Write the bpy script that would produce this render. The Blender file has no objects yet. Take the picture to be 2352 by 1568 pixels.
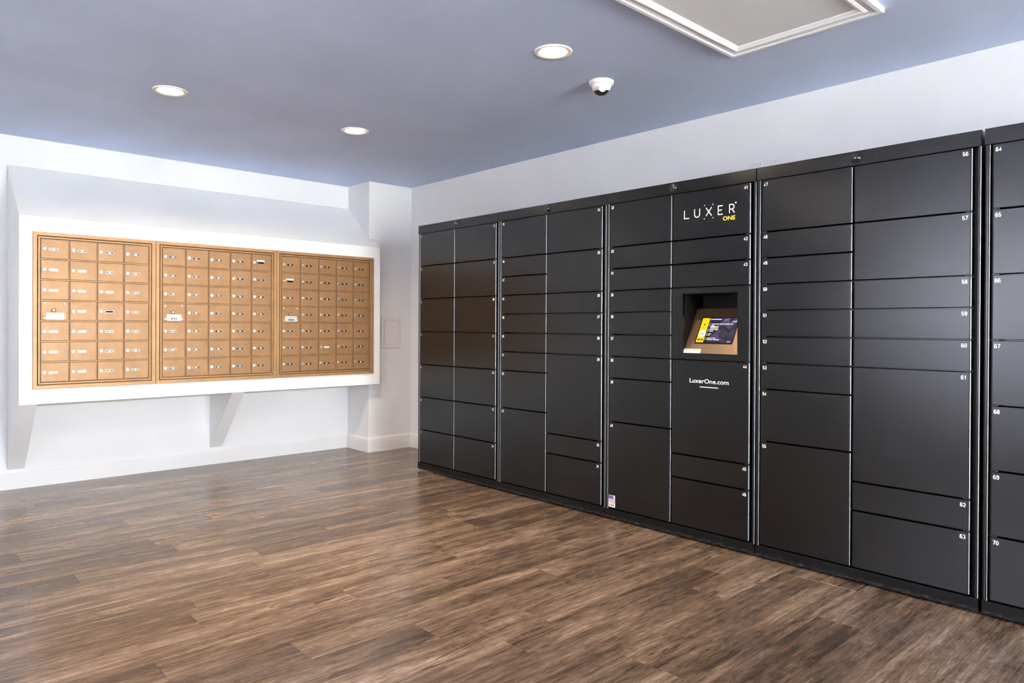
import bpy, bmesh, math, random
from mathutils import Vector, Matrix

# ------------------------------------------------------------------ camera, light, exposure
scene = bpy.context.scene
C = scene.collection
IMG_W, IMG_H = 2352, 1568

def make_camera():
    yaw, pitch, roll = 0.7468, -0.0051, 0.0047
    f = Vector((math.sin(yaw)*math.cos(pitch), math.cos(yaw)*math.cos(pitch), math.sin(pitch)))
    r = Vector((math.cos(yaw), -math.sin(yaw), 0))
    u = r.cross(f)
    r2 = r*math.cos(roll) + u*math.sin(roll)
    u2 = u*math.cos(roll) - r*math.sin(roll)
    cd = bpy.data.cameras.new('camera')
    cd.sensor_width = 36.0
    cd.lens = 1636.52/IMG_W*36.0
    cd.shift_y = (757.69 - IMG_H/2)/IMG_W
    cd.clip_start = 0.05
    co = bpy.data.objects.new('camera', cd)
    m = Matrix((r2, u2, -f)).transposed().to_4x4()
    m.translation = Vector((-3.872, -5.5876, 1.1403))
    co.matrix_world = m
    C.objects.link(co)
    scene.camera = co
make_camera()

SKY_STRENGTH = 10.0
world = bpy.data.worlds.new('daylight')
scene.world = world
world.use_nodes = True
bg = world.node_tree.nodes['Background']
bg.inputs['Color'].default_value = (0.92, 0.955, 1.0, 1)
bg.inputs['Strength'].default_value = SKY_STRENGTH

# the sun stands behind the building: it lights the pavement outside, none of it falls in through the glass
sun = bpy.data.lights.new('sun', 'SUN'); sun.energy = 48.0; sun.angle = 0.02; sun.color = (1.0, 0.96, 0.9)
so_ = bpy.data.objects.new('sun', sun); C.objects.link(so_)
so_.rotation_euler = Vector((-0.30, -0.42, -0.86)).to_track_quat('-Z', 'Y').to_euler()

vs = scene.view_settings
vs.view_transform = 'Standard'
vs.look = 'None'
vs.exposure = 2.17
vs.gamma = 1.0
vs.use_curve_mapping = False
scene.cycles.use_denoising = True
scene.cycles.use_adaptive_sampling = False
scene.cycles.max_bounces = 6
scene.cycles.diffuse_bounces = 4
scene.cycles.glossy_bounces = 3
scene.cycles.sample_clamp_indirect = 40.0
scene.cycles.caustics_reflective = False
scene.cycles.caustics_refractive = False

# room measures (metres). x=0 is the locker wall, y=0 the pilaster front, z=0 the floor
HC = 2.44
PW, PA = 0.458, 0.369          # pilaster width, depth of mailbox wall behind it
XL, YF = -5.80, -11.0          # left wall, glazed front wall behind the photographer
LD = 0.583                     # locker front plane is x = -LD

# windows: openings in the other two walls
WIN_FRONT = (-3.60, -0.30, 0.0, 2.34)     # x0,x1,z0,z1 storefront glazing in y=YF
WIN_LEFT = (-4.80, -2.90, 0.80, 2.05)     # y0,y1,z0,z1 in x=XL

def portal(name, loc, rot, sx, sy):
    l = bpy.data.lights.new(name, 'AREA')
    l.shape = 'RECTANGLE'; l.size = sx; l.size_y = sy
    l.cycles.is_portal = True
    o = bpy.data.objects.new(name, l); C.objects.link(o)
    o.location = loc; o.rotation_euler = rot
    return o
portal('window_portal', ((WIN_FRONT[0]+WIN_FRONT[1])/2, YF-0.09, (WIN_FRONT[2]+WIN_FRONT[3])/2), (math.pi/2, 0, 0),
       WIN_FRONT[1]-WIN_FRONT[0], WIN_FRONT[3]-WIN_FRONT[2])
portal('window_portal', (XL-0.09, (WIN_LEFT[0]+WIN_LEFT[1])/2, (WIN_LEFT[2]+WIN_LEFT[3])/2), (math.pi/2, 0, -math.pi/2),
       WIN_LEFT[1]-WIN_LEFT[0], WIN_LEFT[3]-WIN_LEFT[2])

# ------------------------------------------------------------------ materials
MATS = {}
def pmat(name, col, rough=0.5, metal=0.0, spec=0.5, emit=None, estr=0.0, coat=0.0):
    m = bpy.data.materials.new(name); m.use_nodes = True
    b = m.node_tree.nodes['Principled BSDF']
    b.inputs['Base Color'].default_value = (*col, 1)
    b.inputs['Roughness'].default_value = rough
    b.inputs['Metallic'].default_value = metal
    b.inputs['Specular IOR Level'].default_value = spec
    b.inputs['Coat Weight'].default_value = coat
    if emit:
        b.inputs['Emission Color'].default_value = (*emit, 1)
        b.inputs['Emission Strength'].default_value = estr
        m.cycles.emission_sampling = 'NONE'      # small glowing faces; each downlight's light comes from its own lamp
    MATS[name] = m
    return m

def node(nt, kind, **kw):
    n = nt.nodes.new(kind)
    for k, v in kw.items():
        if k in n.inputs: n.inputs[k].default_value = v
        else: setattr(n, k, v)
    return n

def ramp(nt, stops):
    n = nt.nodes.new('ShaderNodeValToRGB')
    e = n.color_ramp.elements
    while len(e) < len(stops): e.new(0.5)
    for el, (p, c) in zip(e, stops):
        el.position = p
        el.color = (*c, 1) if len(c) == 3 else c
    return n

def paint(name, col, rough=0.6, bump=0.03, scale=180.0, spec=0.35, mottling=0.03):
    """rolled wall paint: faint mottling and orange-peel relief"""
    m = pmat(name, col, rough, spec=spec)
    nt = m.node_tree; b = nt.nodes['Principled BSDF']
    tc = node(nt, 'ShaderNodeTexCoord')
    n1 = node(nt, 'ShaderNodeTexNoise', Scale=1.7, Detail=4.0)
    nt.links.new(tc.outputs['Object'], n1.inputs['Vector'])
    lo = [c*(1-mottling) for c in col]; hi = [min(1, c*(1+mottling)) for c in col]
    r = ramp(nt, [(0.3, lo), (0.7, hi)])
    nt.links.new(n1.outputs['Fac'], r.inputs['Fac'])
    nt.links.new(r.outputs['Color'], b.inputs['Base Color'])
    n2 = node(nt, 'ShaderNodeTexNoise', Scale=scale, Detail=2.0)
    nt.links.new(tc.outputs['Object'], n2.inputs['Vector'])
    bp = node(nt, 'ShaderNodeBump', Strength=bump, Distance=0.002)
    nt.links.new(n2.outputs['Fac'], bp.inputs['Height'])
    nt.links.new(bp.outputs['Normal'], b.inputs['Normal'])
    return m

paint('wall_white', (0.82, 0.82, 0.83), 0.55)
paint('trim_white', (0.84, 0.82, 0.81), 0.4, bump=0.0)
paint('surround_white', (0.86, 0.86, 0.86), 0.45, bump=0.01)
paint('ceiling_blue', (0.56, 0.645, 0.88), 0.6, mottling=0.06)
paint('panel_white', (0.80, 0.76, 0.76), 0.5, bump=0.0)
paint('hatch_white', (0.80, 0.81, 0.84), 0.5, bump=0.02)
pmat('mould_white', (0.90, 0.91, 0.94), 0.35)

def locker_mat():
    """black powder coat: dark body under a soft clear sheen"""
    m = bpy.data.materials.new('locker_black'); m.use_nodes = True
    nt = m.node_tree; nt.nodes.remove(nt.nodes['Principled BSDF']); out = nt.nodes['Material Output']
    tc = node(nt, 'ShaderNodeTexCoord'); oi = node(nt, 'ShaderNodeObjectInfo')
    va = node(nt, 'ShaderNodeVectorMath', operation='ADD')
    nt.links.new(tc.outputs['Object'], va.inputs[0]); nt.links.new(oi.outputs['Location'], va.inputs[1])
    n1 = node(nt, 'ShaderNodeTexNoise', Scale=4.0, Detail=1.5, Roughness=0.4)
    nt.links.new(va.outputs[0], n1.inputs['Vector'])
    mr = node(nt, 'ShaderNodeMapRange'); mr.inputs['To Min'].default_value = 0.29; mr.inputs['To Max'].default_value = 0.325
    nt.links.new(n1.outputs['Fac'], mr.inputs['Value'])
    d = node(nt, 'ShaderNodeBsdfDiffuse'); d.inputs['Color'].default_value = (0.0022, 0.0020, 0.0020, 1)
    g = node(nt, 'ShaderNodeBsdfGlossy', distribution='BECKMANN')
    nt.links.new(mr.outputs['Result'], g.inputs['Roughness'])
    fz = node(nt, 'ShaderNodeFresnel', IOR=1.69)
    mx = node(nt, 'ShaderNodeMixShader')
    nt.links.new(fz.outputs[0], mx.inputs['Fac']); nt.links.new(d.outputs[0], mx.inputs[1]); nt.links.new(g.outputs[0], mx.inputs[2])
    nt.links.new(mx.outputs[0], out.inputs['Surface'])
    MATS['locker_black'] = m
locker_mat()

def kick_mat():
    m = pmat('kick_black', (0.007, 0.007, 0.0075), 0.4, spec=0.2)
    nt = m.node_tree; b = nt.nodes['Principled BSDF']
    tc = node(nt, 'ShaderNodeTexCoord')
    mp = node(nt, 'ShaderNodeMapping'); mp.inputs['Scale'].default_value = (1, 14, 140)
    nt.links.new(tc.outputs['Object'], mp.inputs['Vector'])
    n = node(nt, 'ShaderNodeTexNoise', Scale=2.0, Detail=6.0, Roughness=0.75)
    nt.links.new(mp.outputs['Vector'], n.inputs['Vector'])
    sx = node(nt, 'ShaderNodeSeparateXYZ'); nt.links.new(tc.outputs['Object'], sx.inputs['Vector'])
    band = node(nt, 'ShaderNodeMapRange'); band.inputs['From Min'].default_value = 0.034; band.inputs['From Max'].default_value = 0.022
    band.inputs['To Min'].default_value = 0.0; band.inputs['To Max'].default_value = 0.10
    nt.links.new(sx.outputs['Z'], band.inputs['Value'])
    ad = node(nt, 'ShaderNodeMath', operation='ADD')
    nt.links.new(n.outputs['Fac'], ad.inputs[0]); nt.links.new(band.outputs['Result'], ad.inputs[1])
    r = ramp(nt, [(0.60, (0.006, 0.006, 0.0065)), (0.76, (0.13, 0.13, 0.135))])
    nt.links.new(ad.outputs[0], r.inputs['Fac'])
    nt.links.new(r.outputs['Color'], b.inputs['Base Color'])
kick_mat()

def brass_mat(name, col, rough):
    m = pmat(name, col, rough, metal=0.28)
    nt = m.node_tree; b = nt.nodes['Principled BSDF']
    tc = node(nt, 'ShaderNodeTexCoord'); oi = node(nt, 'ShaderNodeObjectInfo')
    va = node(nt, 'ShaderNodeVectorMath', operation='ADD')
    sc = node(nt, 'ShaderNodeVectorMath', operation='SCALE'); sc.inputs['Scale'].default_value = 1.0
    nt.links.new(oi.outputs['Location'], sc.inputs[0])
    nt.links.new(tc.outputs['Object'], va.inputs[0]); nt.links.new(sc.outputs[0], va.inputs[1])
    n1 = node(nt, 'ShaderNodeTexNoise', Scale=16.0, Detail=6.0, Roughness=0.65)
    nt.links.new(va.outputs[0], n1.inputs['Vector'])
    r = ramp(nt, [(0.28, [c*0.88 for c in col]), (0.72, [min(1, c*1.12) for c in col])])
    nt.links.new(n1.outputs['Fac'], r.inputs['Fac'])
    nt.links.new(r.outputs['Color'], b.inputs['Base Color'])
    mp = node(nt, 'ShaderNodeMapping'); mp.inputs['Scale'].default_value = (8, 8, 260)
    nt.links.new(va.outputs[0], mp.inputs['Vector'])
    n2 = node(nt, 'ShaderNodeTexNoise', Scale=1.0, Detail=3.0)
    nt.links.new(mp.outputs['Vector'], n2.inputs['Vector'])
    mr = node(nt, 'ShaderNodeMapRange'); mr.inputs['To Min'].default_value = rough-0.07; mr.inputs['To Max'].default_value = rough+0.09
    nt.links.new(n2.outputs['Fac'], mr.inputs['Value'])
    nt.links.new(mr.outputs['Result'], b.inputs['Roughness'])
    return m
brass_mat('brass', (0.31, 0.166, 0.072), 0.42)
brass_mat('brass_frame', (0.39, 0.218, 0.098), 0.42)
brass_mat('brass_dark', (0.14, 0.07, 0.03), 0.5)

def wood_mat():
    m = pmat('wood_plank', (0.15, 0.09, 0.05), 0.35, spec=0.5)
    nt = m.node_tree; b = nt.nodes['Principled BSDF']; L = nt.links.new
    tc = node(nt, 'ShaderNodeTexCoord'); oi = node(nt, 'ShaderNodeObjectInfo')
    cx = node(nt, 'ShaderNodeCombineXYZ')
    for k, s in (('X', 61.0), ('Y', 37.0), ('Z', 23.0)):
        mu = node(nt, 'ShaderNodeMath', operation='MULTIPLY'); mu.inputs[1].default_value = s
        L(oi.outputs['Random'], mu.inputs[0]); L(mu.outputs[0], cx.inputs[k])
    va = node(nt, 'ShaderNodeVectorMath', operation='ADD')
    L(tc.outputs['Object'], va.inputs[0]); L(cx.outputs[0], va.inputs[1])
    def noise(sx, sy, scale, detail, rough=0.6, dist=0.0):
        mp = node(nt, 'ShaderNodeMapping'); mp.inputs['Scale'].default_value = (sx, sy, 1)
        L(va.outputs[0], mp.inputs['Vector'])
        n = node(nt, 'ShaderNodeTexNoise', Scale=scale, Detail=detail, Roughness=rough, Distortion=dist)
        L(mp.outputs['Vector'], n.inputs['Vector'])
        return n.outputs['Fac']
    broad = noise(0.8, 6.0, 1.5, 3.0, 0.6, 0.5)
    grain = noise(2.2, 52.0, 1.0, 4.0, 0.72, 0.5)
    fine = noise(9.0, 190.0, 1.0, 2.0, 0.7)
    saw = noise(170.0, 14.0, 1.0, 0.0, 0.5)
    knots = noise(1.5, 10.0, 1.0, 3.0, 0.6, 1.0)
    blot = noise(11.0, 36.0, 1.0, 5.0, 0.75, 0.5)
    def math_(op, a, c):
        n = node(nt, 'ShaderNodeMath', operation=op)
        for i, v in enumerate((a, c)):
            if isinstance(v, (int, float)): n.inputs[i].default_value = v
            else: L(v, n.inputs[i])
        return n.outputs[0]
    patch = noise(0.9, 5.0, 1.0, 2.0, 0.5)
    sawm = node(nt, 'ShaderNodeMapRange'); sawm.inputs['From Min'].default_value = 0.50; sawm.inputs['From Max'].default_value = 0.66
    L(patch, sawm.inputs['Value'])
    s = math_('MULTIPLY', broad, 0.62)
    s = math_('ADD', s, math_('MULTIPLY', grain, 0.40))
    s = math_('ADD', s, math_('MULTIPLY', blot, 0.42))
    s = math_('ADD', s, math_('MULTIPLY', fine, 0.26))
    s = math_('ADD', s, math_('MULTIPLY', math_('MULTIPLY', math_('SUBTRACT', saw, 0.5), sawm.outputs['Result']), 0.13))
    s = math_('ADD', s, math_('MULTIPLY', oi.outputs['Random'], 0.10))
    s = math_('SUBTRACT', s, 0.266)
    r = ramp(nt, [(0.38, (0.034, 0.022, 0.016)), (0.53, (0.082, 0.053, 0.036)), (0.63, (0.142, 0.092, 0.062)), (0.73, (0.240, 0.162, 0.112)), (0.88, (0.43, 0.315, 0.23))])
    L(s, r.inputs['Fac'])
    crack = noise(0.55, 8.0, 1.0, 3.0, 0.6, 0.9)
    rid = math_('ABSOLUTE', math_('SUBTRACT', crack, 0.5), 0.0)
    cm = node(nt, 'ShaderNodeMapRange'); cm.inputs['From Min'].default_value = 0.014; cm.inputs['From Max'].default_value = 0.0
    L(rid, cm.inputs['Value'])
    cmask = node(nt, 'ShaderNodeMapRange'); cmask.inputs['From Min'].default_value = 0.50; cmask.inputs['From Max'].default_value = 0.60
    L(broad, cmask.inputs['Value'])
    km = node(nt, 'ShaderNodeMapRange'); km.inputs['From Min'].default_value = 0.66; km.inputs['From Max'].default_value = 0.76
    L(knots, km.inputs['Value'])
    dark = math_('MAXIMUM', math_('MULTIPLY', cm.outputs['Result'], cmask.outputs['Result']), km.outputs['Result'])
    kr = ramp(nt, [(0.0, (1, 1, 1)), (1.0, (0.26, 0.23, 0.21))])
    L(dark, kr.inputs['Fac'])
    mx = node(nt, 'ShaderNodeMix', data_type='RGBA', blend_type='MULTIPLY')
    mx.inputs['Factor'].default_value = 0.9
    L(r.outputs['Color'], mx.inputs['A']); L(kr.outputs['Color'], mx.inputs['B'])
    L(mx.outputs['Result'], b.inputs['Base Color'])
    mr = node(nt, 'ShaderNodeMapRange'); mr.inputs['To Min'].default_value = 0.16; mr.inputs['To Max'].default_value = 0.30
    L(blot, mr.inputs['Value']); L(mr.outputs['Result'], b.inputs['Roughness'])
    bp = node(nt, 'ShaderNodeBump', Strength=0.06, Distance=0.0010)
    L(grain, bp.inputs['Height']); L(bp.outputs['Normal'], b.inputs['Normal'])
wood_mat()

pmat('slab', (0.05, 0.035, 0.025), 0.8)
pmat('concrete', (0.55, 0.54, 0.52), 0.9)
pmat('nickel', (0.80, 0.78, 0.74), 0.28, metal=0.9)
pmat('steel', (0.55, 0.55, 0.56), 0.3, metal=1.0)
pmat('hinge_steel', (0.10, 0.10, 0.10), 0.35, metal=0.8)
pmat('edge_highlight', (0.31, 0.32, 0.345), 0.38, metal=0.7)  # pale metal that paints the window highlight onto the locker edges
pmat('dark_gap', (0.004, 0.004, 0.004), 0.7, spec=0.1)
pmat('card_black', (0.012, 0.012, 0.014), 0.12, coat=0.6)
pmat('card_white', (0.86, 0.86, 0.86), 0.3)
pmat('print_white', (0.90, 0.90, 0.90), 0.5)
pmat('print_yellow', (0.85, 0.62, 0.03), 0.5)
pmat('print_gray', (0.35, 0.35, 0.37), 0.5)
pmat('slot_metal', (0.62, 0.62, 0.62), 0.25, metal=0.8)
pmat('label_silver', (0.55, 0.56, 0.58), 0.4, metal=0.3)
pmat('flag_blue', (0.12, 0.12, 0.32), 0.5)
pmat('flag_red', (0.55, 0.09, 0.12), 0.5)
pmat('print_navy', (0.03, 0.04, 0.10), 0.5)
pmat('dome_black', (0.008, 0.008, 0.009), 0.05, coat=1.0)
pmat('plastic_white', (0.84, 0.83, 0.80), 0.3)
pmat('plate_white', (0.76, 0.78, 0.84), 0.35)
pmat('smoked', (0.02, 0.018, 0.017), 0.08)
pmat('aluminium', (0.20, 0.20, 0.21), 0.4, metal=0.6)
pmat('niche_black', (0.0035, 0.0035, 0.004), 0.5, spec=0.2)
pmat('slope_metal', (0.60, 0.385, 0.225), 0.20, metal=0.9)
pmat('screen_yellow', (0.0, 0.0, 0.0), 0.3, emit=(1.0, 0.66, 0.0), estr=0.26)
pmat('screen_white', (0.0, 0.0, 0.0), 0.3, emit=(1, 1, 1), estr=0.24)
pmat('screen_dark', (0.004, 0.003, 0.003), 0.2)
pmat('sticker_orange', (0.85, 0.42, 0.02), 0.4)
def screen_picture():
    m = pmat('screen_picture', (0.005, 0.005, 0.005), 0.2)
    nt = m.node_tree; b = nt.nodes['Principled BSDF']
    tc = node(nt, 'ShaderNodeTexCoord')
    n = node(nt, 'ShaderNodeTexNoise', Scale=17.0, Detail=5.0, Distortion=1.2)
    nt.links.new(tc.outputs['Object'], n.inputs['Vector'])
    r = ramp(nt, [(0.34, (0.010, 0.008, 0.012)), (0.50, (0.045, 0.035, 0.10)), (0.60, (0.13, 0.10, 0.26)), (0.72, (0.40, 0.33, 0.50))])
    nt.links.new(n.outputs['Fac'], r.inputs['Fac'])
    nt.links.new(r.outputs['Color'], b.inputs['Emission Color'])
    b.inputs['Emission Strength'].default_value = 0.13
    m.cycles.emission_sampling = 'NONE'
screen_picture()
pmat('lamp_glow', (0.9, 0.85, 0.75), 0.4, emit=(1.0, 0.80, 0.52), estr=9.0)
pmat('lamp_trim', (0.86, 0.83, 0.78), 0.4)
def glass(name, tint):
    m = bpy.data.materials.new(name); m.use_nodes = True
    nt = m.node_tree; nt.nodes.remove(nt.nodes['Principled BSDF'])
    out = nt.nodes['Material Output']
    t = node(nt, 'ShaderNodeBsdfTransparent'); t.inputs['Color'].default_value = (*tint, 1)
    g = node(nt, 'ShaderNodeBsdfGlossy'); g.inputs['Roughness'].default_value = 0.02
    mx = node(nt, 'ShaderNodeMixShader'); mx.inputs['Fac'].default_value = 0.06
    nt.links.new(t.outputs[0], mx.inputs[1]); nt.links.new(g.outputs[0], mx.inputs[2])
    nt.links.new(mx.outputs[0], out.inputs['Surface'])
    MATS[name] = m
glass('glass_pane', (0.96, 0.98, 0.97))
glass('glass_tinted', (0.55, 0.55, 0.585))

# ------------------------------------------------------------------ mesh helpers
class MB:
    """collects vertices, faces and a material slot per face for one mesh"""
    def __init__(self): self.v = []; self.f = []; self.m = []; self.s = []
    def add(self, vs, fs, mi=0, smooth=False):
        n = len(self.v); self.v += [tuple(p) for p in vs]
        for q in fs: self.f.append([n+i for i in q]); self.m.append(mi); self.s.append(smooth)
        return self
    def box(self, x0, x1, y0, y1, z0, z1, mi=0):
        vs = [(x, y, z) for x in (x0, x1) for y in (y0, y1) for z in (z0, z1)]
        fs = [(0,1,3,2), (4,6,7,5), (0,4,5,1), (2,3,7,6), (0,2,6,4), (1,5,7,3)]
        return self.add(vs, fs, mi)
    def bevbox(self, x0, x1, y0, y1, z0, z1, b, mi=0, seg=1):
        b = min(b, 0.48*min(x1-x0, y1-y0, z1-z0))
        bm = bmesh.new()
        bmesh.ops.create_cube(bm, size=1.0)
        for v in bm.verts:
            v.co = Vector(((x0+x1)/2 + v.co.x*(x1-x0), (y0+y1)/2 + v.co.y*(y1-y0), (z0+z1)/2 + v.co.z*(z1-z0)))
        bmesh.ops.bevel(bm, geom=bm.edges[:], offset=b, segments=seg, affect='EDGES', profile=0.5)
        bm.verts.index_update()
        self.add([v.co[:] for v in bm.verts], [[v.index for v in f.verts] for f in bm.faces], mi)
        bm.free(); return self
    def prism(self, poly, axis, a, b, mi=0):
        """poly of 2D points extruded along an axis ('x': (y,z), 'y': (x,z), 'z': (x,y))"""
        def P(p, t):
            return {'x': (t, p[0], p[1]), 'y': (p[0], t, p[1]), 'z': (p[0], p[1], t)}[axis]
        n = len(poly)
        vs = [P(p, a) for p in poly] + [P(p, b) for p in poly]
        fs = [list(range(n))[::-1], list(range(n, 2*n))] + [(i, (i+1) % n, n+(i+1) % n, n+i) for i in range(n)]
        return self.add(vs, fs, mi)
    def lathe(self, prof, origin, axis, mi=0, n=32, smooth=True):
        """prof: list of (radius, height) turned about an axis vector through origin"""
        w = Vector(axis).normalized()
        a = w.orthogonal().normalized(); c = w.cross(a)
        o = Vector(origin); vs = []; fs = []
        for r, h in prof:
            for k in range(n):
                t = 2*math.pi*k/n
                vs.append(o + w*h + (a*math.cos(t)+c*math.sin(t))*r)
        for i in range(len(prof)-1):
            for k in range(n):
                fs.append((i*n+k, i*n+(k+1) % n, (i+1)*n+(k+1) % n, (i+1)*n+k))
        self.add(vs, fs, mi, smooth)
        self.add([o + w*prof[-1][1] + (a*math.cos(2*math.pi*k/n)+c*math.sin(2*math.pi*k/n))*prof[-1][0] for k in range(n)], [list(range(n))], mi)
        return self
    def sheet(self, pts2, fr, lift, thick, mi=0):
        """flat polygon in a frame (origin, right, up, normal), raised and with a little thickness"""
        o, r, u, w = fr; n = len(pts2)
        vs = [o + r*p[0] + u*p[1] + w*lift for p in pts2] + [o + r*p[0] + u*p[1] + w*(lift+thick) for p in pts2]
        fs = [list(range(n))[::-1], list(range(n, 2*n))] + [(i, (i+1) % n, n+(i+1) % n, n+i) for i in range(n)]
        return self.add(vs, fs, mi)
    def build(self, name, mats, parent=None, loc=(0, 0, 0)):
        me = self.mesh(name, mats)
        return link(name, me, parent, loc)
    def mesh(self, name, mats):
        me = bpy.data.meshes.new(name)
        me.from_pydata(self.v, [], self.f)
        bm = bmesh.new(); bm.from_mesh(me)
        bmesh.ops.recalc_face_normals(bm, faces=bm.faces[:])
        bm.to_mesh(me); bm.free()
        for k in ([mats] if isinstance(mats, str) else mats): me.materials.append(MATS[k])
        me.polygons.foreach_set('material_index', self.m)
        me.polygons.foreach_set('use_smooth', self.s)
        me.update(); return me

def link(name, me, parent=None, loc=(0, 0, 0)):
    o = bpy.data.objects.new(name, me); C.objects.link(o)
    o.location = loc
    if parent: o.parent = parent
    return o
def thing(name, label, cat, loc=(0, 0, 0), group=None):
    o = bpy.data.objects.new(name, None); C.objects.link(o)
    o.empty_display_size = 0.1
    o.location = loc; tag(o, label, cat, group); return o
def tag(o, label, cat, group=None):
    o['label'] = label; o['category'] = cat
    if group: o['group'] = group
    return o
def struct(o): o['kind'] = 'structure'; return o

TEXT_CACHE = {}
def text_data(body, bold=0.0):
    """outline of a word at cap height 1 with its left edge at 0, as (verts, faces)"""
    key = (body, bold)
    if key not in TEXT_CACHE:
        cu = bpy.data.curves.new('t', 'FONT'); cu.body = body; cu.size = 1.0; cu.offset = bold; cu.resolution_u = 3
        ob = bpy.data.objects.new('t', cu)
        me = bpy.data.meshes.new_from_object(ob)
        vs = [v.co[:] for v in me.vertices]; fs = [list(p.vertices) for p in me.polygons]
        bpy.data.objects.remove(ob); bpy.data.curves.remove(cu); bpy.data.meshes.remove(me)
        x0 = min(v[0] for v in vs); x1 = max(v[0] for v in vs)
        TEXT_CACHE[key] = ([(v[0]-x0, v[1]) for v in vs], fs, x1-x0)
    return TEXT_CACHE[key]
CAP = None
def add_text(mb, body, fr, x, y, cap, mi=0, bold=0.0, anchor='l', width=None, lift=0.0006):
    """lettering printed on a face: cap height, anchored left, centre or right at (x, baseline y)"""
    global CAP
    if CAP is None: CAP = max(p[1] for p in text_data('H')[0])
    vs, fs, w = text_data(body, bold)
    s = cap/CAP; sx = s if width is None else width/w
    dx = {'l': 0, 'c': -w*sx/2, 'r': -w*sx}[anchor]
    o, r, u, nrm = fr
    mb.add([o + r*(x+dx+p[0]*sx) + u*(y+p[1]*s) + nrm*lift for p in vs], fs, mi)

def sweep(path, prof, flip=1):
    """baseboard-like run along a 2D path with mitred corners; prof = (offset from wall, z)"""
    mb = MB(); n = len(path); rings = []
    for i, p in enumerate(path):
        p = Vector(p)
        ds = []
        if i > 0: ds.append((p-Vector(path[i-1])).normalized())
        if i < n-1: ds.append((Vector(path[i+1])-p).normalized())
        ns = [Vector((d.y, -d.x))*flip for d in ds]
        m = ns[0] if len(ns) == 1 else (ns[0]+ns[1])/(1+ns[0].dot(ns[1]))
        rings.append([(p.x+m.x*o, p.y+m.y*o, z) for o, z in prof])
    k = len(prof); vs = [q for r in rings for q in r]; fs = []
    for i in range(n-1):
        for j in range(k):
            fs.append((i*k+j, i*k+(j+1) % k, (i+1)*k+(j+1) % k, (i+1)*k+j))
    fs.append(list(range(k))); fs.append([(n-1)*k+j for j in range(k)][::-1])
    return mb.add(vs, fs)

def mitre_side(fr, w, h, side, prof, mi=0):
    """one of four mitred sides of a w x h frame; prof = (inset from outer edge, height)"""
    mb = MB(); o, r, u, nrm = fr
    vs = []
    for end in (0, 1):
        for a, z in prof:
            if side == 'b': p = (a if end == 0 else w-a, a)
            elif side == 't': p = (a if end == 0 else w-a, h-a)
            elif side == 'l': p = (a, a if end == 0 else h-a)
            else: p = (w-a, a if end == 0 else h-a)
            vs.append(o + r*p[0] + u*p[1] + nrm*z)
    k = len(prof)
    fs = [(j, (j+1) % k, k+(j+1) % k, k+j) for j in range(k)] + [list(range(k))[::-1], list(range(k, 2*k))]
    return mb.add(vs, fs, mi)

X, Y, Z = Vector((1, 0, 0)), Vector((0, 1, 0)), Vector((0, 0, 1))

# ------------------------------------------------------------------ the room
struct(MB().box(XL-0.12, 0.12, YF-0.12, PA+0.12, HC, HC+0.12).build('ceiling', 'ceiling_blue'))
struct(MB().box(XL-0.12, 0.12, PA, PA+0.12, -0.1, HC).build('wall_back', 'wall_white'))
struct(MB().box(-PW, 0.0, 0.0, PA, -0.02, HC).build('wall_pilaster', 'wall_white'))
struct(MB().box(0.0, 0.12, YF-0.12, PA, -0.1, HC).build('wall_right', 'wall_white'))
x0, x1, z0, z1 = WIN_FRONT
w = MB().box(XL, x0, YF-0.12, YF, -0.1, HC).box(x1, 0.0, YF-0.12, YF, -0.1, HC).box(x0, x1, YF-0.12, YF, z1, HC)
struct(w.build('wall_front', 'wall_white'))
y0, y1, z0, z1 = WIN_LEFT
w = (MB().box(XL-0.12, XL, YF-0.12, y0, -0.1, HC).box(XL-0.12, XL, y1, PA, -0.1, HC)
     .box(XL-0.12, XL, y0, y1, z1, HC).box(XL-0.12, XL, y0, y1, -0.1, z0))
struct(w.build('wall_left', 'wall_white'))

def glazing(name, fr, w, h, xs, zs, pane='glass_pane'):
    """aluminium window: outer frame, mullions, one pane per light; fr origin at lower left"""
    o, r, u, n = fr
    root = bpy.data.objects.new(name, None); C.objects.link(root); struct(root); root.location = o
    lf = (Vector((0, 0, 0)), r, u, n)
    t = 0.045
    mb = MB()
    for a, b, c, d in ((0, w, 0, t), (0, w, h-t, h), (0, t, t, h-t), (w-t, w, t, h-t)):
        mb.sheet([(a, c), (b, c), (b, d), (a, d)], lf, -0.03, 0.06)
    mb.build('window_frame', 'aluminium', root)
    ex = [t/2]+xs+[w-t/2]; ez = [t/2]+zs+[h-t/2]
    for a in xs:
        MB().sheet([(a-t/2, t), (a+t/2, t), (a+t/2, h-t), (a-t/2, h-t)], lf, -0.025, 0.05).build('mullion', 'aluminium', root)
    for i in range(len(ex)-1):
        for c in zs:
            MB().sheet([(ex[i]+t/2, c-t/2), (ex[i+1]-t/2, c-t/2), (ex[i+1]-t/2, c+t/2), (ex[i]+t/2, c+t/2)], lf, -0.024, 0.048).build('glazing_bar', 'aluminium', root)
        for j in range(len(ez)-1):
            a, b, c, d = ex[i]+t/2, ex[i+1]-t/2, ez[j]+t/2, ez[j+1]-t/2
            MB().sheet([(a, c), (b, c), (b, d), (a, d)], lf, -0.003, 0.006).build('pane', pane, root)
    return root
x0, x1, z0, z1 = WIN_FRONT
ww = x1-x0
glazing('window_1', (Vector((x0, YF-0.05, z0)), X, Z, Y), ww, z1-z0, [ww*0.2, ww*0.4, ww*0.6, ww*0.8], [0.30])
y0, y1, z0, z1 = WIN_LEFT
ww = y1-y0
glazing('window_2', (Vector((XL-0.05, y0, z0)), Y, Z, X), ww, z1-z0, [ww/2], [(z1-z0)/2], 'glass_tinted')
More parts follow.
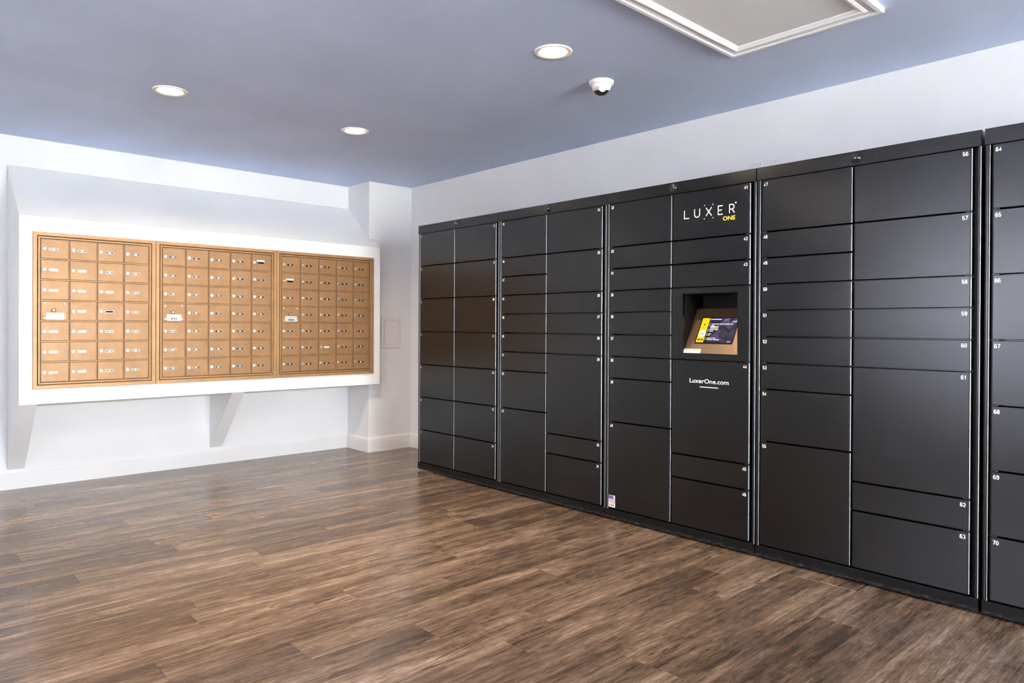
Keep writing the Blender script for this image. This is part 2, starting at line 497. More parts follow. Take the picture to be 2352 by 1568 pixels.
struct(MB().box(-30, 25, -35, 20, -0.16, -0.12).build('ground', 'concrete'))

# floor: laminate planks laid along x
floor = struct(MB().box(XL, 0, YF, PA, -0.10, -0.009).build('floor', 'slab'))
PWID, PLEN = 0.1675, 1.215
random.seed(11)
JOINTS = {-1.835: -3.135, -3.175: -2.718, -3.343: -2.295, -3.008: -1.91, -0.998: -2.719, -1.50: -1.50,
          -4.348: -1.07, -3.51: -1.893, -2.84: -1.106, -4.013: -0.69}
PLANKS = {}
def plank_mesh(l, w):
    k = (round(l, 3), round(w, 3))
    if k not in PLANKS:
        PLANKS[k] = MB().bevbox(-l/2+0.0003, l/2-0.0003, -w/2+0.0003, w/2-0.0003, -0.009, 0.0, 0.0007).mesh('plank', 'wood_plank')
    return PLANKS[k]
rest = MB()
row = 0
ytop = -0.998 + PWID*9
while True:
    ya = ytop - row*PWID; yb = ya - PWID
    row += 1
    if ya > PA: ya = PA
    if yb >= PA: continue
    if ya <= YF: break
    yb = max(yb, YF)
    if ya-yb < 0.01: continue
    j = random.uniform(0, PLEN)
    for k, v in JOINTS.items():
        if abs((ytop-(row-1)*PWID) - k) < 0.03: j = v
    xs = [XL]
    a = j - math.ceil((j-XL)/PLEN)*PLEN
    while a < 0:
        if a > XL+0.04 and a < -0.04: xs.append(a)
        a += PLEN
    xs.append(0.0)
    for a, b in zip(xs[:-1], xs[1:]):
        if ya > -6.4: link('plank', plank_mesh(b-a, ya-yb), floor, ((a+b)/2, (ya+yb)/2, 0))
        else: rest.box(a+0.0004, b-0.0004, yb+0.0004, ya-0.0004, -0.009, 0.0)

rest.build('plank_field', 'wood_plank', floor)['kind'] = 'stuff'

# baseboards
BB = [(0, 0), (0.015, 0), (0.015, 0.098), (0.0125, 0.103), (0.0135, 0.106), (0.0135, 0.112), (0.009, 0.124), (0.006, 0.131), (0, 0.131)]
struct(sweep([(XL, PA), (-PW, PA), (-PW, 0), (0, 0), (0, YF)], BB).build('baseboard_back', 'trim_white'))
struct(sweep([(XL, YF), (XL, PA)], BB).build('baseboard_left', 'trim_white'))

# access panel on the pilaster
ap = thing('access_panel', 'small white access panel door set in the pilaster beside the mailboxes', 'panel', (-0.327, 0, 0.937))
fr = (Vector((0, 0, 0)), X, Z, -Y)
for s in 'lrtb':
    mitre_side(fr, 0.197, 0.282, s, [(0, 0), (0, 0.006), (0.002, 0.008), (0.026, 0.008), (0.030, 0.004), (0.030, 0)]).build('frame_side', 'panel_white', ap)
MB().bevbox(0.032, 0.165, -0.006, -0.0003, 0.032, 0.250, 0.001).build('door', 'panel_white', ap)

# ------------------------------------------------------------------ attic hatch and ceiling fixtures
hx0, hx1, hy0, hy1 = -2.10, -0.80, -4.485, -3.80
ht = thing('attic_hatch', 'white attic access hatch with moulded frame set in the ceiling', 'hatch', (hx0, hy0, HC))
fr = (Vector((0, 0, 0)), X, Y, -Z)
MP = [(0, 0), (0, 0.016), (0.004, 0.021), (0.020, 0.021), (0.024, 0.017), (0.046, 0.014), (0.050, 0.018), (0.060, 0.020), (0.068, 0.015), (0.078, 0.010), (0.080, 0)]
for s in 'lrtb':
    mitre_side(fr, hx1-hx0, hy1-hy0, s, MP).build('moulding', 'mould_white', ht)
MB().box(0.081, hx1-hx0-0.081, 0.081, hy1-hy0-0.081, -0.006, -0.0005).build('panel', 'hatch_white', ht)

def downlight(x, y, label, power=4.5):
    t = thing('downlight', label, 'ceiling light', (x, y, HC), 'recessed ceiling downlights')
    MB().lathe([(0.090, 0.0), (0.090, 0.004), (0.087, 0.007), (0.074, 0.006), (0.064, 0.003)], (0, 0, 0), (0, 0, -1), n=48).build('trim_ring', 'lamp_trim', t)
    MB().lathe([(0.0635, 0.0032), (0.0630, 0.0045)], (0, 0, 0), (0, 0, -1), n=48, smooth=False).build('diffuser', 'lamp_glow', t)
    l = bpy.data.lights.new('lamp', 'AREA'); l.shape = 'DISK'; l.size = 0.12
    l.energy = power; l.color = (1.0, 0.83, 0.62); l.spread = math.radians(150)
    lo = bpy.data.objects.new('lamp', l); C.objects.link(lo); lo.parent = t; lo.location = (0, 0, -0.012)
    return t
downlight(-2.577, -1.385, 'lit round downlight in the ceiling in front of the four-column mailbox panel')
downlight(-1.413, -1.379, 'lit round downlight in the ceiling closest to the corner pilaster')
downlight(-1.441, -3.240, 'lit round downlight in the ceiling beside the dome camera')
downlight(-2.577, -3.240, 'added unseen downlight in the ceiling farthest from the lockers and mailboxes')  # added lamp out of view, completes the grid and lights the room

dc = thing('dome_camera', 'white dome security camera with dark lower rim under the ceiling', 'camera', (-0.955, -3.125, HC))
MB().lathe([(0.066, 0), (0.066, 0.008), (0.062, 0.016), (0.052, 0.020)], (0, 0, 0), (0, 0, -1), n=40).build('mounting_ring', 'plastic_white', dc)
MB().lathe([(0.052, 0.018)] + [(0.051*math.cos(a), 0.026+0.036*math.sin(a)) for a in [i*math.pi/2/9 for i in range(6)]], (0, 0, 0), (0, 0, -1), n=40).build('housing', 'plastic_white', dc)
MB().lathe([(0.044, 0.040)] + [(0.048*math.cos(a), 0.028+0.043*math.sin(a)) for a in [i*math.pi/2/12 for i in range(5, 12)]], (0.004, 0.003, 0), (0, 0, -1), n=40).build('lens_cover', 'smoked', dc)
MB().lathe([(0.020, 0.0), (0.020, 0.006), (0.014, 0.008), (0.012, 0.004)], (-0.026, -0.030, -0.045), (-0.55, -0.65, -0.5), n=24).build('lens_eye', 'plastic_white', dc)

# ------------------------------------------------------------------ mailbox surround and panels
XB0, XB1, BP, BZ0, BZ1 = -3.090, -0.404, 0.098, 0.620, 1.840
su = thing('mailbox_surround', 'white boxed-out surround with sloped hood holding the gold mailbox panels', 'surround', (XB0, 0, 0))
# front slab over its whole width, and the part that runs back to the wall left of the pilaster
mb = MB()
poly = [(-BP, BZ0), (-BP, BZ1), (-0.0005, BZ1+(2.2355-BZ1)*BP/(PA+BP)), (-0.0005, BZ0-0.012)]
full = [(-BP, BZ0), (-BP, BZ1), (PA-0.0005, 2.2355), (PA-0.0005, 0.563)]
wl = (-PW-0.0005)-XB0; wr = XB1-XB0
n = len(full)
vs = [(0, *p) for p in full] + [(wl, *p) for p in full] + [(wl, *poly[2]), (wl, *poly[3])] + [(wr, *p) for p in poly]
fs = [(0, 3, 2, 1),                       # left end
      (6, 7, 9, 8),                       # right end beside the pilaster
      (10, 11, 12, 13),                   # right end in front of the pilaster
      (0, 1, 11, 10),                     # front
      (1, 2, 6, 8, 12, 11),               # sloped hood
      (3, 0, 10, 13, 9, 7),               # sloped underside
      (2, 3, 7, 6),                       # back
      (8, 9, 13, 12)]                     # back, on the pilaster
mb.add(vs, fs)
mb.build('body', 'surround_white', su)
for bx in (0.0, 1.364):
    MB().prism([(-BP, BZ0-0.0005), (PA-0.0005, 0.5625), (PA-0.0005, 0.134)], 'x', bx, bx+0.099).build('bracket', 'surround_white', su)

FRAME = [(0, 0), (0, 0.010), (0.0015, 0.012), (0.022, 0.012), (0.026, 0.006), (0.0275, 0.001), (0.029, 0.001), (0.030, 0.008), (0.0385, 0.008), (0.040, 0.002), (0.040, 0)]
MZ0, MZ1 = 0.718, 1.741
PITX, PITZ = 0.1643, (MZ1-MZ0-0.080)/7
dw, dh = PITX-0.010, PITZ-0.011
def door_mesh(name):
    return MB().bevbox(-dw/2, dw/2, -0.006, -0.0008, -dh/2, dh/2, 0.0012).mesh(name, 'brass')
TENANT = door_mesh('door')
LOCK = (MB().lathe([(0.0125, 0), (0.0125, 0.0015), (0.0110, 0.0035), (0.0095, 0.0045)], (0, 0, 0), (0, -1, 0), n=24)
        .box(-0.0011, 0.0011, -0.0049, -0.0044, -0.006, 0.0005, 1)).mesh('lock', ['nickel', 'dark_gap'])
def rounded(w, h, r, n=5):
    pts = []
    for cx, cy, a0 in ((w/2-r, h/2-r, 0), (-w/2+r, h/2-r, 90), (-w/2+r, -h/2+r, 180), (w/2-r, -h/2+r, 270)):
        for k in range(n+1):
            a = math.radians(a0+90*k/n); pts.append((cx+r*math.cos(a), cy+r*math.sin(a)))
    return pts
CARDFR = (Vector((0, 0, 0)), X, Z, -Y)
def card_mesh(num, blank=False, tape=False):
    mb = MB()
    mb.sheet(rounded(0.0505, 0.0145, 0.006), CARDFR, 0.0, 0.0012, 0)
    mb.sheet(rounded(0.048, 0.0120, 0.0055), CARDFR, 0.0012, 0.0005, 4 if blank == 'white' else 5 if blank else 1)
    if num: add_text(mb, num, CARDFR, 0, -0.0042, 0.0085, 2, 0.02, 'c', lift=0.0020)
    if tape: mb.sheet([(-0.033, 0.010), (0.031, 0.010), (0.031, 0.022), (-0.033, 0.022)], CARDFR, 0.0, 0.0006, 3)
    return mb.mesh('name_card', ['slot_metal', 'card_black', 'print_white', 'print_white', 'card_white', 'dark_gap'])

def mailbox_panel(x0, cols, label, first, blanks, tapes, style):
    wid = cols*PITX + 0.080
    t = thing('mailbox_bank', label, 'mailbox', (x0, -BP, MZ0), 'gold mailbox panels in the white surround')
    fr = (Vector((0, 0, 0)), X, Z, -Y)
    H = MZ1-MZ0
    MB().box(0.002, wid-0.002, -0.0010, -0.0003, 0.002, H-0.002).build('back_plate', 'brass_dark', t)  # dark brass puts the shade between the doors into the colour
    for s in 'lrtb':
        mitre_side(fr, wid, H, s, FRAME).build('frame_side', 'brass_frame', t)
    for i in range(1, 7):
        z = 0.040+i*PITZ
        MB().bevbox(0.041, wid-0.041, -0.0072, -0.0012, z-0.0030, z+0.0030, 0.0008).build('rail', 'brass_frame', t)
    for i in range(1, cols):
        x = 0.040+i*PITX
        for k in range(7):
            z = 0.040+k*PITZ
            MB().box(x-0.0028, x-0.0004, -0.0045, -0.0012, z+0.0035, z+PITZ-0.0035).build('stile', 'brass_frame', t)
    num = first
    for c in range(cols):
        for r in range(7):
            cxp = 0.040+(c+0.5)*PITX; czp = H-0.040-(r+0.5)*PITZ
            if c == 0 and r == 3:
                d = link('master_door', TENANT, t, (cxp, 0, czp)); d['label'] = 'gold service door with four screws and a mail label'
                for sx in (-0.058, 0.056):
                    for sz in (0.047, -0.048):
                        MB().lathe([(0.0075, 0), (0.0068, 0.002), (0.004, 0.0035)], (0, 0, 0), (0, -1, 0), n=16).build('screw', 'nickel', d, (sx, -0.006, sz))
                MB().lathe([(0.0135, 0), (0.0135, 0.003), (0.010, 0.005), (0.008, 0.002)], (0, 0, 0), (0, -1, 0), n=24).build('collar', 'brass_dark', d, (-0.006, -0.006, 0.003))
                MB().lathe([(0.0075, 0), (0.0070, 0.006)], (0, 0, 0), (0, -1, 0), n=20).build('lock', 'nickel', d, (-0.006, -0.006, 0.003))
                mb = MB()
                mb.sheet(rounded(0.102, 0.046, 0.005), CARDFR, 0, 0.0008, 0)
                if style == 'plain':
                    for q, ww in ((-0.017, 0.006), (-0.008, 0.008), (0.001, 0.007), (0.010, 0.010), (0.020, 0.008)):
                        mb.sheet([(q, -0.011), (q+ww*0.7, -0.011), (q+ww*0.7, -0.006), (q, -0.006)], CARDFR, 0.0008, 0.0002, 1)
                else:
                    add_text(mb, 'U.S. MAIL', CARDFR, 0.0, 0.0085, 0.008, 1, 0.0, 'c', lift=0.0011)
                    mb.sheet(rounded(0.044, 0.011, 0.004), (Vector((0, 0, -0.008)), X, Z, -Y), 0.0008, 0.0004, 2)
                    mb.sheet(rounded(0.028, 0.005, 0.001), (Vector((0, 0, -0.008)), X, Z, -Y), 0.0012, 0.0002, 3)
                mb.build('mail_label', ['label_silver' if style == 'silver' else 'card_white', 'print_gray', 'card_black', 'print_gray'], d, (0.002, -0.0061, -0.0365))
                continue
            d = link('door', TENANT, t, (cxp, 0, czp))
            link('lock', LOCK, d, (-0.058, -0.006, -0.001))
            key = (c, r)
            if key in blanks: me = card_mesh(None, blanks[key], key in tapes)
            elif key in tapes: me = card_mesh(None, True, True)
            else: me = card_mesh(str(num)); 
            num += 1
            link('name_card', me, d, (-0.007, -0.0060, -0.002))
    return t
mailbox_panel(-3.0176, 4, 'gold mailbox panel with four columns of doors, leftmost in the surround', 201,
              {**{(2, 3): True}, **{(c, r): 'white' for c, r in ((0, 4), (0, 5), (0, 2), (1, 1), (2, 2), (0, 6))}}, {}, 'plain')  # white cards paint in the window glare on the glossy slots
mailbox_panel(-2.2765, 5, 'gold five-column mailbox panel in the middle of the three', 316, {}, {(4, 0): 1}, 'white')
mailbox_panel(-1.3745, 5, 'gold five-column mailbox panel nearest the corner and black lockers', 350, {(2, 5): 'white'}, {(0, 1): 1}, 'silver')

# ------------------------------------------------------------------ parcel lockers
UW = 0.9580
ZTOP, ZP = 1.866, 0.12843
def seam(k): return ZTOP-ZP*k
COL = ((0.0245, 0.4600), (0.4660, 0.9265))
DOORS = {}
def rounded_bar(d, w, z0, z1, r, n=7):
    """folded sheet front: rounded upright edges, square top and bottom; front at x=0, from y=0 to y=-w"""
    pts = [(d, 0.0)]
    pts += [(r-r*math.sin(a), -r+r*math.cos(a)) for a in [k*math.pi/2/n for k in range(n+1)]]
    pts += [(r-r*math.cos(a), -w+r-r*math.sin(a)) for a in [k*math.pi/2/n for k in range(n+1)]]
    pts += [(d, -w)]
    mb = MB().prism(pts, 'z', z0, z1)
    for k in range(3, 6): mb.m[2+n+2+k] = 1            # pale faces on the right edge paint in the window highlight
    return mb
def locker_door_mesh(w, h):
    k = (round(w, 4), round(h, 4))
    if k not in DOORS:
        DOORS[k] = rounded_bar(0.018, w, 0.0, h, 0.0080).mesh('door', ['locker_black', 'edge_highlight'])
    return DOORS[k]
FRONT = (Vector((0, 0, 0)), -Y, Z, -X)      # face of a locker: right is -y, up is z, out is -x
HINGE = MB().bevbox(0.003, 0.016, -0.024, 0.0, 0.0, 0.0045, 0.001).box(0.001, 0.003, -0.018, -0.006, 0.001, 0.0035).mesh('hinge', 'hinge_steel')

def _arc(cx, cy, rx, ry, a0, a1, n=10):
    return [(cx+rx*math.cos(math.radians(a0+(a1-a0)*i/n)), cy+ry*math.sin(math.radians(a0+(a1-a0)*i/n))) for i in range(n+1)]
SIX = [_arc(0.29, 0.31, 0.205, 0.225, 0, 360, 18), _arc(0.29, 0.5, 0.205, 0.415, 35, 180, 12)+[(0.085, 0.31)]]
DIGIT = {'0': [_arc(0.29, 0.5, 0.205, 0.415, 0, 360, 22)],
         '1': [[(0.10, 0.74), (0.22, 0.79), (0.32, 0.95)], [(0.32, 0.96), (0.32, 0.04)]],
         '2': [_arc(0.29, 0.68, 0.20, 0.235, 170, -28, 12)+[(0.10, 0.10)], [(0.07, 0.085), (0.50, 0.085)]],
         '3': [_arc(0.28, 0.705, 0.18, 0.21, 155, -90, 12), _arc(0.28, 0.295, 0.205, 0.21, 90, -155, 12)],
         '4': [[(0.38, 0.04), (0.38, 0.93), (0.06, 0.29), (0.52, 0.29)]],
         '5': [[(0.47, 0.915), (0.15, 0.915), (0.10, 0.47)]+_arc(0.285, 0.31, 0.20, 0.225, 140, -155, 14)],
         '6': SIX,
         '7': [[(0.06, 0.915), (0.51, 0.915), (0.22, 0.04)]],
         '8': [_arc(0.29, 0.705, 0.17, 0.205, 0, 360, 16), _arc(0.29, 0.295, 0.205, 0.21, 0, 360, 16)],
         '9': [[(0.58-x, 1-y) for x, y in p] for p in SIX]}
def add_number(mb, body, fr, x, y, cap, anchor='l', weight=0.20):
    """bold sans numerals drawn as strokes"""
    w = (len(body)*0.62-0.06)*cap
    if anchor == 'r': x -= w
    for i, ch in enumerate(body):
        for path in DIGIT[ch]:
            stroke(mb, fr, [(x+(p[0]+i*0.62)*cap, y+p[1]*cap) for p in path], weight*cap)

def lens(t):
    mb = MB().sheet([(p[0], p[1]) for p in rounded(0.150, 0.052, 0.014)], FRONT, 0.0, 0.0012)
    pl = mb.build('lens_plate', 'locker_black', t, (-0.002, -0.474, 1.900))
    MB().lathe([(0.0225, 0), (0.0225, 0.006), (0.019, 0.008)], (0, 0, 0), (-1, 0, 0), n=32).build('lens_ring', 'locker_black', pl, (-0.001, 0, 0))
    MB().lathe([(0.0185*math.cos(a), 0.007+0.010*math.sin(a)) for a in [i*math.pi/2/8 for i in range(8)]], (0, 0, 0), (-1, 0, 0), n=32).build('lens_dome', 'dome_black', pl, (-0.001, 0, 0))

def locker(ystart, label, left, right, nleft, nright, show_lens=True):
    t = thing('parcel_locker', label, 'locker', (-LD, ystart, 0), 'black parcel lockers along the wall')
    dep = LD-0.022
    b = (MB().box(0.02, dep, -0.004, -0.002, 0.03, 1.92).box(0.02, dep, -UW+0.002, -UW+0.004, 0.03, 1.92)
         .box(dep, dep+0.004, -UW+0.002, -0.002, 0.03, 1.92).box(0.02, dep, -UW+0.004, -0.004, 1.916, 1.92)
         .box(0.02, dep, -UW+0.004, -0.004, 0.03, 0.034))
    b.build('body', 'locker_black', t)
    MB().box(0.055, dep-0.002, -0.466, -0.461, 0.036, 1.915).build('divider', 'locker_black', t)
    for col, seams in ((0, left), (1, right)):
        a, c = (0.006, 0.460) if col == 0 else (0.467, UW-0.006)
        for k in seams[1:-1]:
            z = seam(k)
            MB().box(0.055, dep-0.003, -c, -a, z-0.003, z+0.003).build('shelf', 'locker_black', t)
    MB().bevbox(-0.002, 0.045, -UW+0.0005, -0.0005, 1.8655, 1.930, 0.002, seg=2).build('header', 'locker_black', t)
    MB().bevbox(0.0, 0.040, -UW+0.0005, -0.0005, 0.012, 0.0635, 0.002, seg=2).build('kickplate', 'kick_black', t)
    rounded_bar(0.030, 0.0190, 0.0645, 1.8650, 0.0075).build('post', ['locker_black', 'edge_highlight'], t, (0.0005, -0.0010, 0))
    rounded_bar(0.030, UW-0.0010-0.9420, 0.0645, 1.8650, 0.0070).build('post', ['locker_black', 'edge_highlight'], t, (0.0005, -0.9420, 0))
    MB().box(0.028, 0.030, -0.9415, -0.9275, 0.066, 1.8645).build('jamb', 'niche_black', t)
    for fy in (-0.16, -UW+0.16):
        for fx in (0.055, dep-0.05):
            MB().lathe([(0.014, 0), (0.014, 0.004), (0.006, 0.006), (0.006, 0.030)], (0, 0, 0), (0, 0, 1), n=16).build('levelling_foot', 'hinge_steel', t, (fx, fy, 0))
    if show_lens: lens(t)
    for col, seams, n in ((0, left, nleft), (1, right, nright)):
        a, c = COL[col]
        for ka, kb in zip(seams[:-1], seams[1:]):
            zt, zb = seam(ka)-0.0040, seam(kb)+0.0045
            if col == 1 and (ka, kb) == (4, 7) and nright == 41:
                kiosk(t, a, c, zb, zt); continue
            d = link('door', locker_door_mesh(c-a, zt-zb), t, (0, -a, zb))
            w, h = c-a, zt-zb
            if n is not None:
                mb = MB()
                if col == 0: add_number(mb, str(n), FRONT, 0.0125, h-0.011-0.0172, 0.0172)
                else: add_number(mb, str(n), FRONT, w-0.0145, h-0.011-0.0172, 0.0172, 'r')
                mb.build('number', 'print_white', d)
                if n == 41: logo(d, a, zb)
                if n == 44: web(d, a, zb)
                if n == 40: flag(d, a, zb)
                n += 1
            if ka > 0:
                link('hinge', HINGE, d, (0, -0.002 if col == 0 else -(w-0.026), h+0.002))
    return t

def stroke(mb, fr, pts, wd, mi=0, lift=0.0006):
    """a continuous ribbon along a polyline, mitred at its corners"""
    o, r, u, nrm = fr
    P = [Vector(p) for p in pts]
    closed = (P[0]-P[-1]).length < 1e-6
    if closed: P = P[:-1]
    n = len(P)
    lift += 2e-5*(len(mb.f) % 7)
    vs = []
    for i, p in enumerate(P):
        ds = []
        if closed or i > 0: ds.append((p-P[i-1]).normalized())
        if closed or i < n-1: ds.append((P[(i+1) % n]-p).normalized())
        ns = [Vector((-d.y, d.x)) for d in ds]
        m = ns[0] if len(ns) == 1 else (ns[0]+ns[1])/max(0.35, 1+ns[0].dot(ns[1]))
        for sg in (-1, 1):
            q = p+m*sg*wd/2
            vs.append(o+r*q.x+u*q.y+nrm*lift)
    k = n if closed else n-1
    mb.add(vs, [(2*i, 2*((i+1) % n), 2*((i+1) % n)+1, 2*i+1) for i in range(k)], mi)
def dot(mb, fr, x, y, rad, mi=0, lift=0.0006):
    o, r, u, nrm = fr
    mb.add([o+r*(x+rad*math.cos(k*math.pi/6))+u*(y+rad*math.sin(k*math.pi/6))+nrm*lift for k in range(12)], [list(range(12))], mi)

LY = -2.856                        # start of the locker with the touch screen
def logo(d, a, zb):
    d['label'] = 'black locker door with white and yellow logo lettering'
    def u(y): return (LY-y)-a
    mb = MB(); b0, b1 = 1.7235-zb, 1.7675-zb; w = 0.0052; m = (b0+b1)/2
    stroke(mb, FRONT, [(u(-3.398), b1), (u(-3.398), b0), (u(-3.427), b0)], w)
    ux0, ux1 = u(-3.461), u(-3.492); rr = (ux1-ux0)/2
    arc = [((ux0+ux1)/2-rr*math.cos(k*math.pi/10), b0+rr-rr*math.sin(k*math.pi/10)) for k in range(11)]
    stroke(mb, FRONT, [(ux0, b1)]+arc+[(ux1, b1)], w)
    stroke(mb, FRONT, [(u(-3.530), b1), (u(-3.563), b0)], w); stroke(mb, FRONT, [(u(-3.563), b1), (u(-3.530), b0)], w)
    stroke(mb, FRONT, [(u(-3.628), b1), (u(-3.602), b1), (u(-3.602), b0), (u(-3.628), b0)], w); stroke(mb, FRONT, [(u(-3.602), m), (u(-3.624), m)], w)
    rx = u(-3.667); br = (b1-b0)*0.27
    arc = [(rx+0.014+br*math.sin(k*math.pi/8), b1-br+br*math.cos(k*math.pi/8)) for k in range(9)]
    stroke(mb, FRONT, [(rx, b0), (rx, b1)]+arc+[(rx, b1-2*br)], w); stroke(mb, FRONT, [(rx+0.014, b1-2*br), (u(-3.695), b0)], w)
    for y, z in ((-3.521, 1.781), (-3.571, 1.781), (-3.520, 1.711), (-3.571, 1.711)): dot(mb, FRONT, u(y), z-zb, 0.0032)
    dot(mb, FRONT, u(-3.702), 1.774-zb, 0.0045)
    add_text(mb, 'ONE', FRONT, u(-3.629), 1.690-zb, 0.0195, 1, 0.028, 'l', width=0.070)
    mb.build('logo', ['print_white', 'print_yellow'], d)
def web(d, a, zb):
    d['label'] = 'black locker door with white web address above a short line'
    def u(y): return (LY-y)-a
    mb = MB()
    add_text(mb, 'LuxerOne.com', FRONT, u(-3.436), 0.846-zb, 0.0220, 0, 0.014, 'l', width=0.232)
    stroke(mb, FRONT, [(u(-3.498), 0.8255-zb), (u(-3.609), 0.8255-zb)], 0.0045)
    mb.build('web_address', 'print_white', d)
def flag(d, a, zb):
    mb = MB(); u0, v0 = 0.003, 0.077-zb; w, h = 0.050, 0.0705
    o = Vector((0, -u0, v0)); fr = (o, -Y, Z, -X)
    mb.sheet([(p[0]+w/2, p[1]+h/2) for p in rounded(w, h, 0.004)], fr, 0.0002, 0.0004, 0)
    def wave(x): return 0.0016*math.sin(x/w*2*math.pi)-0.05*x
    n = 10
    for k in range(7):
        zt = h-0.002-k*0.0062
        for i in range(n):
            xa, xb = 0.001+(w-0.002)*i/n, 0.001+(w-0.002)*(i+1)/n
            if k < 4 and xb < 0.035: continue
            mb.add([o-Y*x+Z*z-X*0.0008 for x, z in ((xa, zt-0.0031+wave(xa)), (xb, zt-0.0031+wave(xb)), (xb, zt+wave(xb)), (xa, zt+wave(xa)))], [(0, 1, 2, 3)], 1)
    for i in range(n):
        xa, xb = 0.001+0.034*i/n, 0.001+0.034*(i+1)/n
        mb.add([o-Y*x+Z*z-X*0.0009 for x, z in ((xa, h-0.0225+wave(xa)), (xb, h-0.0225+wave(xb)), (xb, h-0.0015), (xa, h-0.0015))], [(0, 1, 2, 3)], 2)
    add_text(mb, 'USA', fr, w/2, 0.0055, 0.0145, 3, 0.02, 'c', lift=0.0009, width=0.038)
    s = mb.build('sticker', ['print_white', 'flag_red', 'flag_blue', 'print_navy'], d)
    s['label'] = 'small flag sticker with USA lettering'

def kiosk(t, a, c, zb, zt):
    """touch screen on a sloped panel inside a square niche"""
    w, h = c-a, zt-zb
    def ring(mb, x0, x1, u0, u1, v0, v1):
        # rectangular frame with a hole, front at x0 and back at x1
        outer = [(0, 0), (w, 0), (w, h), (0, h)]; inner = [(u0, v0), (u1, v0), (u1, v1), (u0, v1)]
        vs = [(x, -p[0], p[1]) for x in (x0, x1) for p in outer+inner]
        fs = []
        for k in range(4):
            j = (k+1) % 4
            fs += [(k, j, 4+j, 4+k), (8+k, 12+k, 12+j, 8+j), (k, 8+k, 8+j, j), (4+k, 4+j, 12+j, 12+k)]
        return mb.add(vs, fs)
    u0, u1 = (LY+3.390)-a, (LY+3.7145)-a
    v0, v1 = 0.999-zb, 1.3195-zb
    k = ring(MB(), 0.0, 0.018, u0, u1, v0, v1).box(-0.0006, 0.010, -w-0.0006, -w+0.0035, 0, h, 1).build('kiosk', ['locker_black', 'edge_highlight'], t, (0, -a, zb))  # pale strip paints the highlight along the right edge
    k['label'] = 'touch screen kiosk recessed in the locker front'
    e = 0.0015
    n = MB()
    D = 0.20
    n.box(0.019, D, -u0, -u0+0.003, v0, v1).box(0.019, D, -u1-0.003, -u1, v0, v1)
    n.box(0.019, D, -u1, -u0, v1, v1+0.003).box(D, D+0.003, -u1-0.003, -u0+0.003, v0, v1+0.003)
    n.build('niche', 'niche_black', k)
    so = Vector((0.004, -u0, v0+0.001)); up = Vector((0.5, 0, 0.866)).normalized(); nr = Vector((-0.866, 0, 0.5)).normalized()
    fr = (so, -Y, up, nr); W = u1-u0; L = 0.280
    MB().sheet([(0, 0.002), (W, 0.002), (W, L), (0, L)], fr, -0.004, 0.004).build('sloped_panel', 'slope_metal', k)
    MB().box(so.x+0.14, D, -u1, -u0, v0+0.238, v0+0.242).build('ledge', 'niche_black', k)
    m = MB()
    sx0, sx1, sy0, sy1 = 0.058, 0.268, 0.069, 0.218
    m.sheet([(sx0-0.006, sy0-0.008), (sx1+0.008, sy0-0.008), (sx1+0.008, sy1+0.005), (sx0-0.006, sy1+0.005)], fr, 0.0, 0.0015, 0)
    m.sheet([(sx0, sy0), (sx0+0.0445, sy0), (sx0+0.0445, sy1), (sx0, sy1)], fr, 0.0015, 0.0006, 1)
    m.sheet([(sx0+0.0445, sy0), (sx1, sy0), (sx1, sy1), (sx0+0.0445, sy1)], fr, 0.0015, 0.0005, 2)
    # yellow side bar: badge, name lines, white bubble, dark button
    o, r, u, nn = fr
    def q(x0_, x1_, y0_, y1_, mi, lift=0.0024):
        m.add([o+r*x+u*y+nn*lift for x, y in ((x0_, y0_), (x1_, y0_), (x1_, y1_), (x0_, y1_))], [(0, 1, 2, 3)], mi)
    dot(m, fr, sx0+0.021, sy1-0.040, 0.0042, 0, 0.0024)
    q(sx0+0.008, sx0+0.034, sy1-0.056, sy1-0.053, 4); q(sx0+0.008, sx0+0.036, sy1-0.062, sy1-0.059, 4)
    ell = [(sx0+0.022+0.0215*math.cos(i*math.pi/10), sy0+0.053+0.021*math.sin(i*math.pi/10)) for i in range(20)]
    m.add([o+r*x+u*y+nn*0.0023 for x, y in ell], [list(range(20))], 3)
    q(sx0+0.007, sx0+0.0185, sy0+0.045, sy0+0.058, 1); q(sx0+0.0215, sx0+0.036, sy0+0.045, sy0+0.058, 5, 0.0024)
    q(sx0+0.006, sx0+0.039, sy0+0.012, sy0+0.020, 0); q(sx0+0.013, sx0+0.032, sy0+0.0152, sy0+0.0168, 4, 0.0026)
    # lines of small white writing on the picture
    random.seed(4)
    q(sx0+0.049, sx0+0.115, sy1-0.010, sy1-0.0055, 3)
    for y, segs in ((0.110, ((0.052, 0.057), (0.063, 0.108), (0.112, 0.134), (0.137, 0.168), (0.171, 0.190))),
                    (0.101, ((0.052, 0.057), (0.063, 0.083))), (0.0935, ((0.063, 0.095),)),
                    (0.0755, ((0.050, 0.055), (0.061, 0.084), (0.087, 0.112))), (0.0665, ((0.050, 0.055), (0.061, 0.085))),
                    (0.0495, ((0.050, 0.055), (0.061, 0.077))), (0.041, ((0.050, 0.055), (0.061, 0.071))),
                    (0.0235, ((0.050, 0.055), (0.061, 0.088), (0.091, 0.112))), (0.0145, ((0.050, 0.055), (0.061, 0.097), (0.101, 0.135)))):
        for a_, b_ in segs: q(sx0+a_, sx0+b_, sy0+y, sy0+y+0.0042, 3)
    q(sx0+0.060, sx0+0.110, sy0+0.082, sy0+0.100, 5, 0.00215)
    q(sx1-0.026, sx1-0.006, sy0+0.004, sy0+0.0075, 3)
    add_text(m, '12:29', fr, sx1-0.003, sy1-0.026, 0.0085, 3, 0.02, 'r', lift=0.0024)
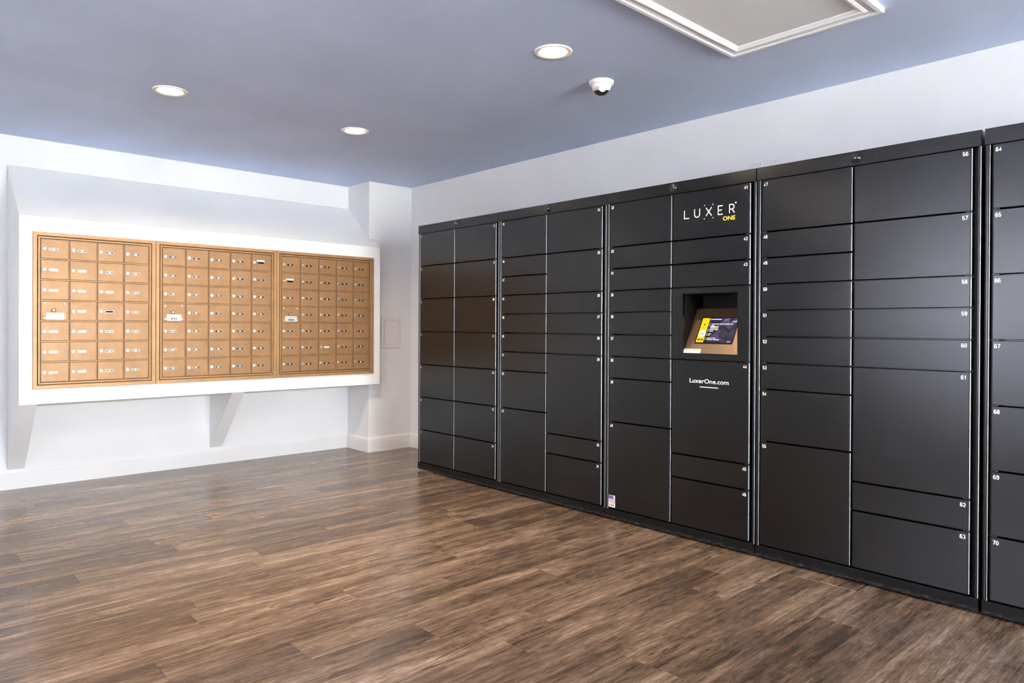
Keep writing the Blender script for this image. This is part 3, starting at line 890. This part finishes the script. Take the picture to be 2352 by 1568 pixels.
    m.build('screen', ['screen_dark', 'screen_yellow', 'screen_picture', 'screen_white', 'sticker_orange', 'print_gray'], k)['label'] = 'lit touch screen with yellow side bar'
    m = MB()
    m.sheet([(0.002, 0.003), (0.105, 0.003), (0.103, 0.028), (0.002, 0.028)], fr, 0.0, 0.0006, 0)
    for xa in (0.008, 0.056):
        m.sheet([(xa+0.006, 0.0185), (xa+0.040, 0.0185), (xa+0.040, 0.0245), (xa+0.006, 0.0245)], fr, 0.0006, 0.0002, 1)
        m.sheet([(xa, 0.0215), (xa+0.006, 0.0175), (xa+0.006, 0.0255)], fr, 0.0006, 0.0003, 2)
        m.sheet([(xa+0.002, 0.010), (xa+0.036, 0.010), (xa+0.036, 0.0125), (xa+0.002, 0.0125)], fr, 0.0006, 0.0002, 3)
    m.build('warning_sticker', ['print_white', 'sticker_orange', 'screen_dark', 'print_gray'], k)['label'] = 'white and orange arrow sticker'

ROWS7 = [0, 2, 4, 6, 8, 10, 12, 14]
NINE = [0, 2, 3, 4, 5, 6, 7, 8, 10, 14]
EIGHT = [0, 2, 4, 5, 6, 7, 11, 12, 14]
locker(-0.939, 'black metal locker with doors numbered 1 to 14, nearest the room corner', ROWS7, ROWS7, 1, 8)
locker(-1.897, 'black metal locker with doors numbered 15 to 31, left of the screen locker', NINE, EIGHT, 15, 24)
locker(LY, 'black metal locker with touch screen, doors numbered 32 to 46', NINE, [0, 2, 3, 4, 7, 11, 12, 14], 32, 41)
locker(-3.816, 'black metal locker with doors numbered 47 to 63, right of the screen locker', NINE, EIGHT, 47, 56)
locker(-4.784, 'black metal locker with doors numbered 64 to 70, cut by the right edge', ROWS7, ROWS7, 64, None)

# ------------------------------------------------------------------ wall plates above the lockers
def wall_plate(ya, ztop, label):
    t = thing('wall_plate', label, 'outlet', (0, ya, ztop-0.116), 'outlet plates above the lockers')
    MB().bevbox(-0.007, -0.0003, -0.075, 0.0, 0.0, 0.116, 0.002).build('plate', 'plate_white', t)
    for z in (0.104, 0.012):
        MB().lathe([(0.0035, 0), (0.003, 0.0012)], (0, 0, 0), (-1, 0, 0), n=12).build('screw', 'steel', t, (-0.007, -0.0375, z))
    for z in (0.036, 0.080):
        MB().sheet(rounded(0.030, 0.026, 0.008), FRONT, 0, 0.0015).build('socket', 'plastic_white', t, (-0.007, -0.0375, z))
    return t
wall_plate(-3.298, 2.081, 'white wall plate barely showing above the screen locker')
wall_plate(-3.464, 2.101, 'white wall plate above the joint between screen locker and its right neighbour')
wall_plate(-3.580, 2.101, 'white wall plate on the right of the three above the lockers')
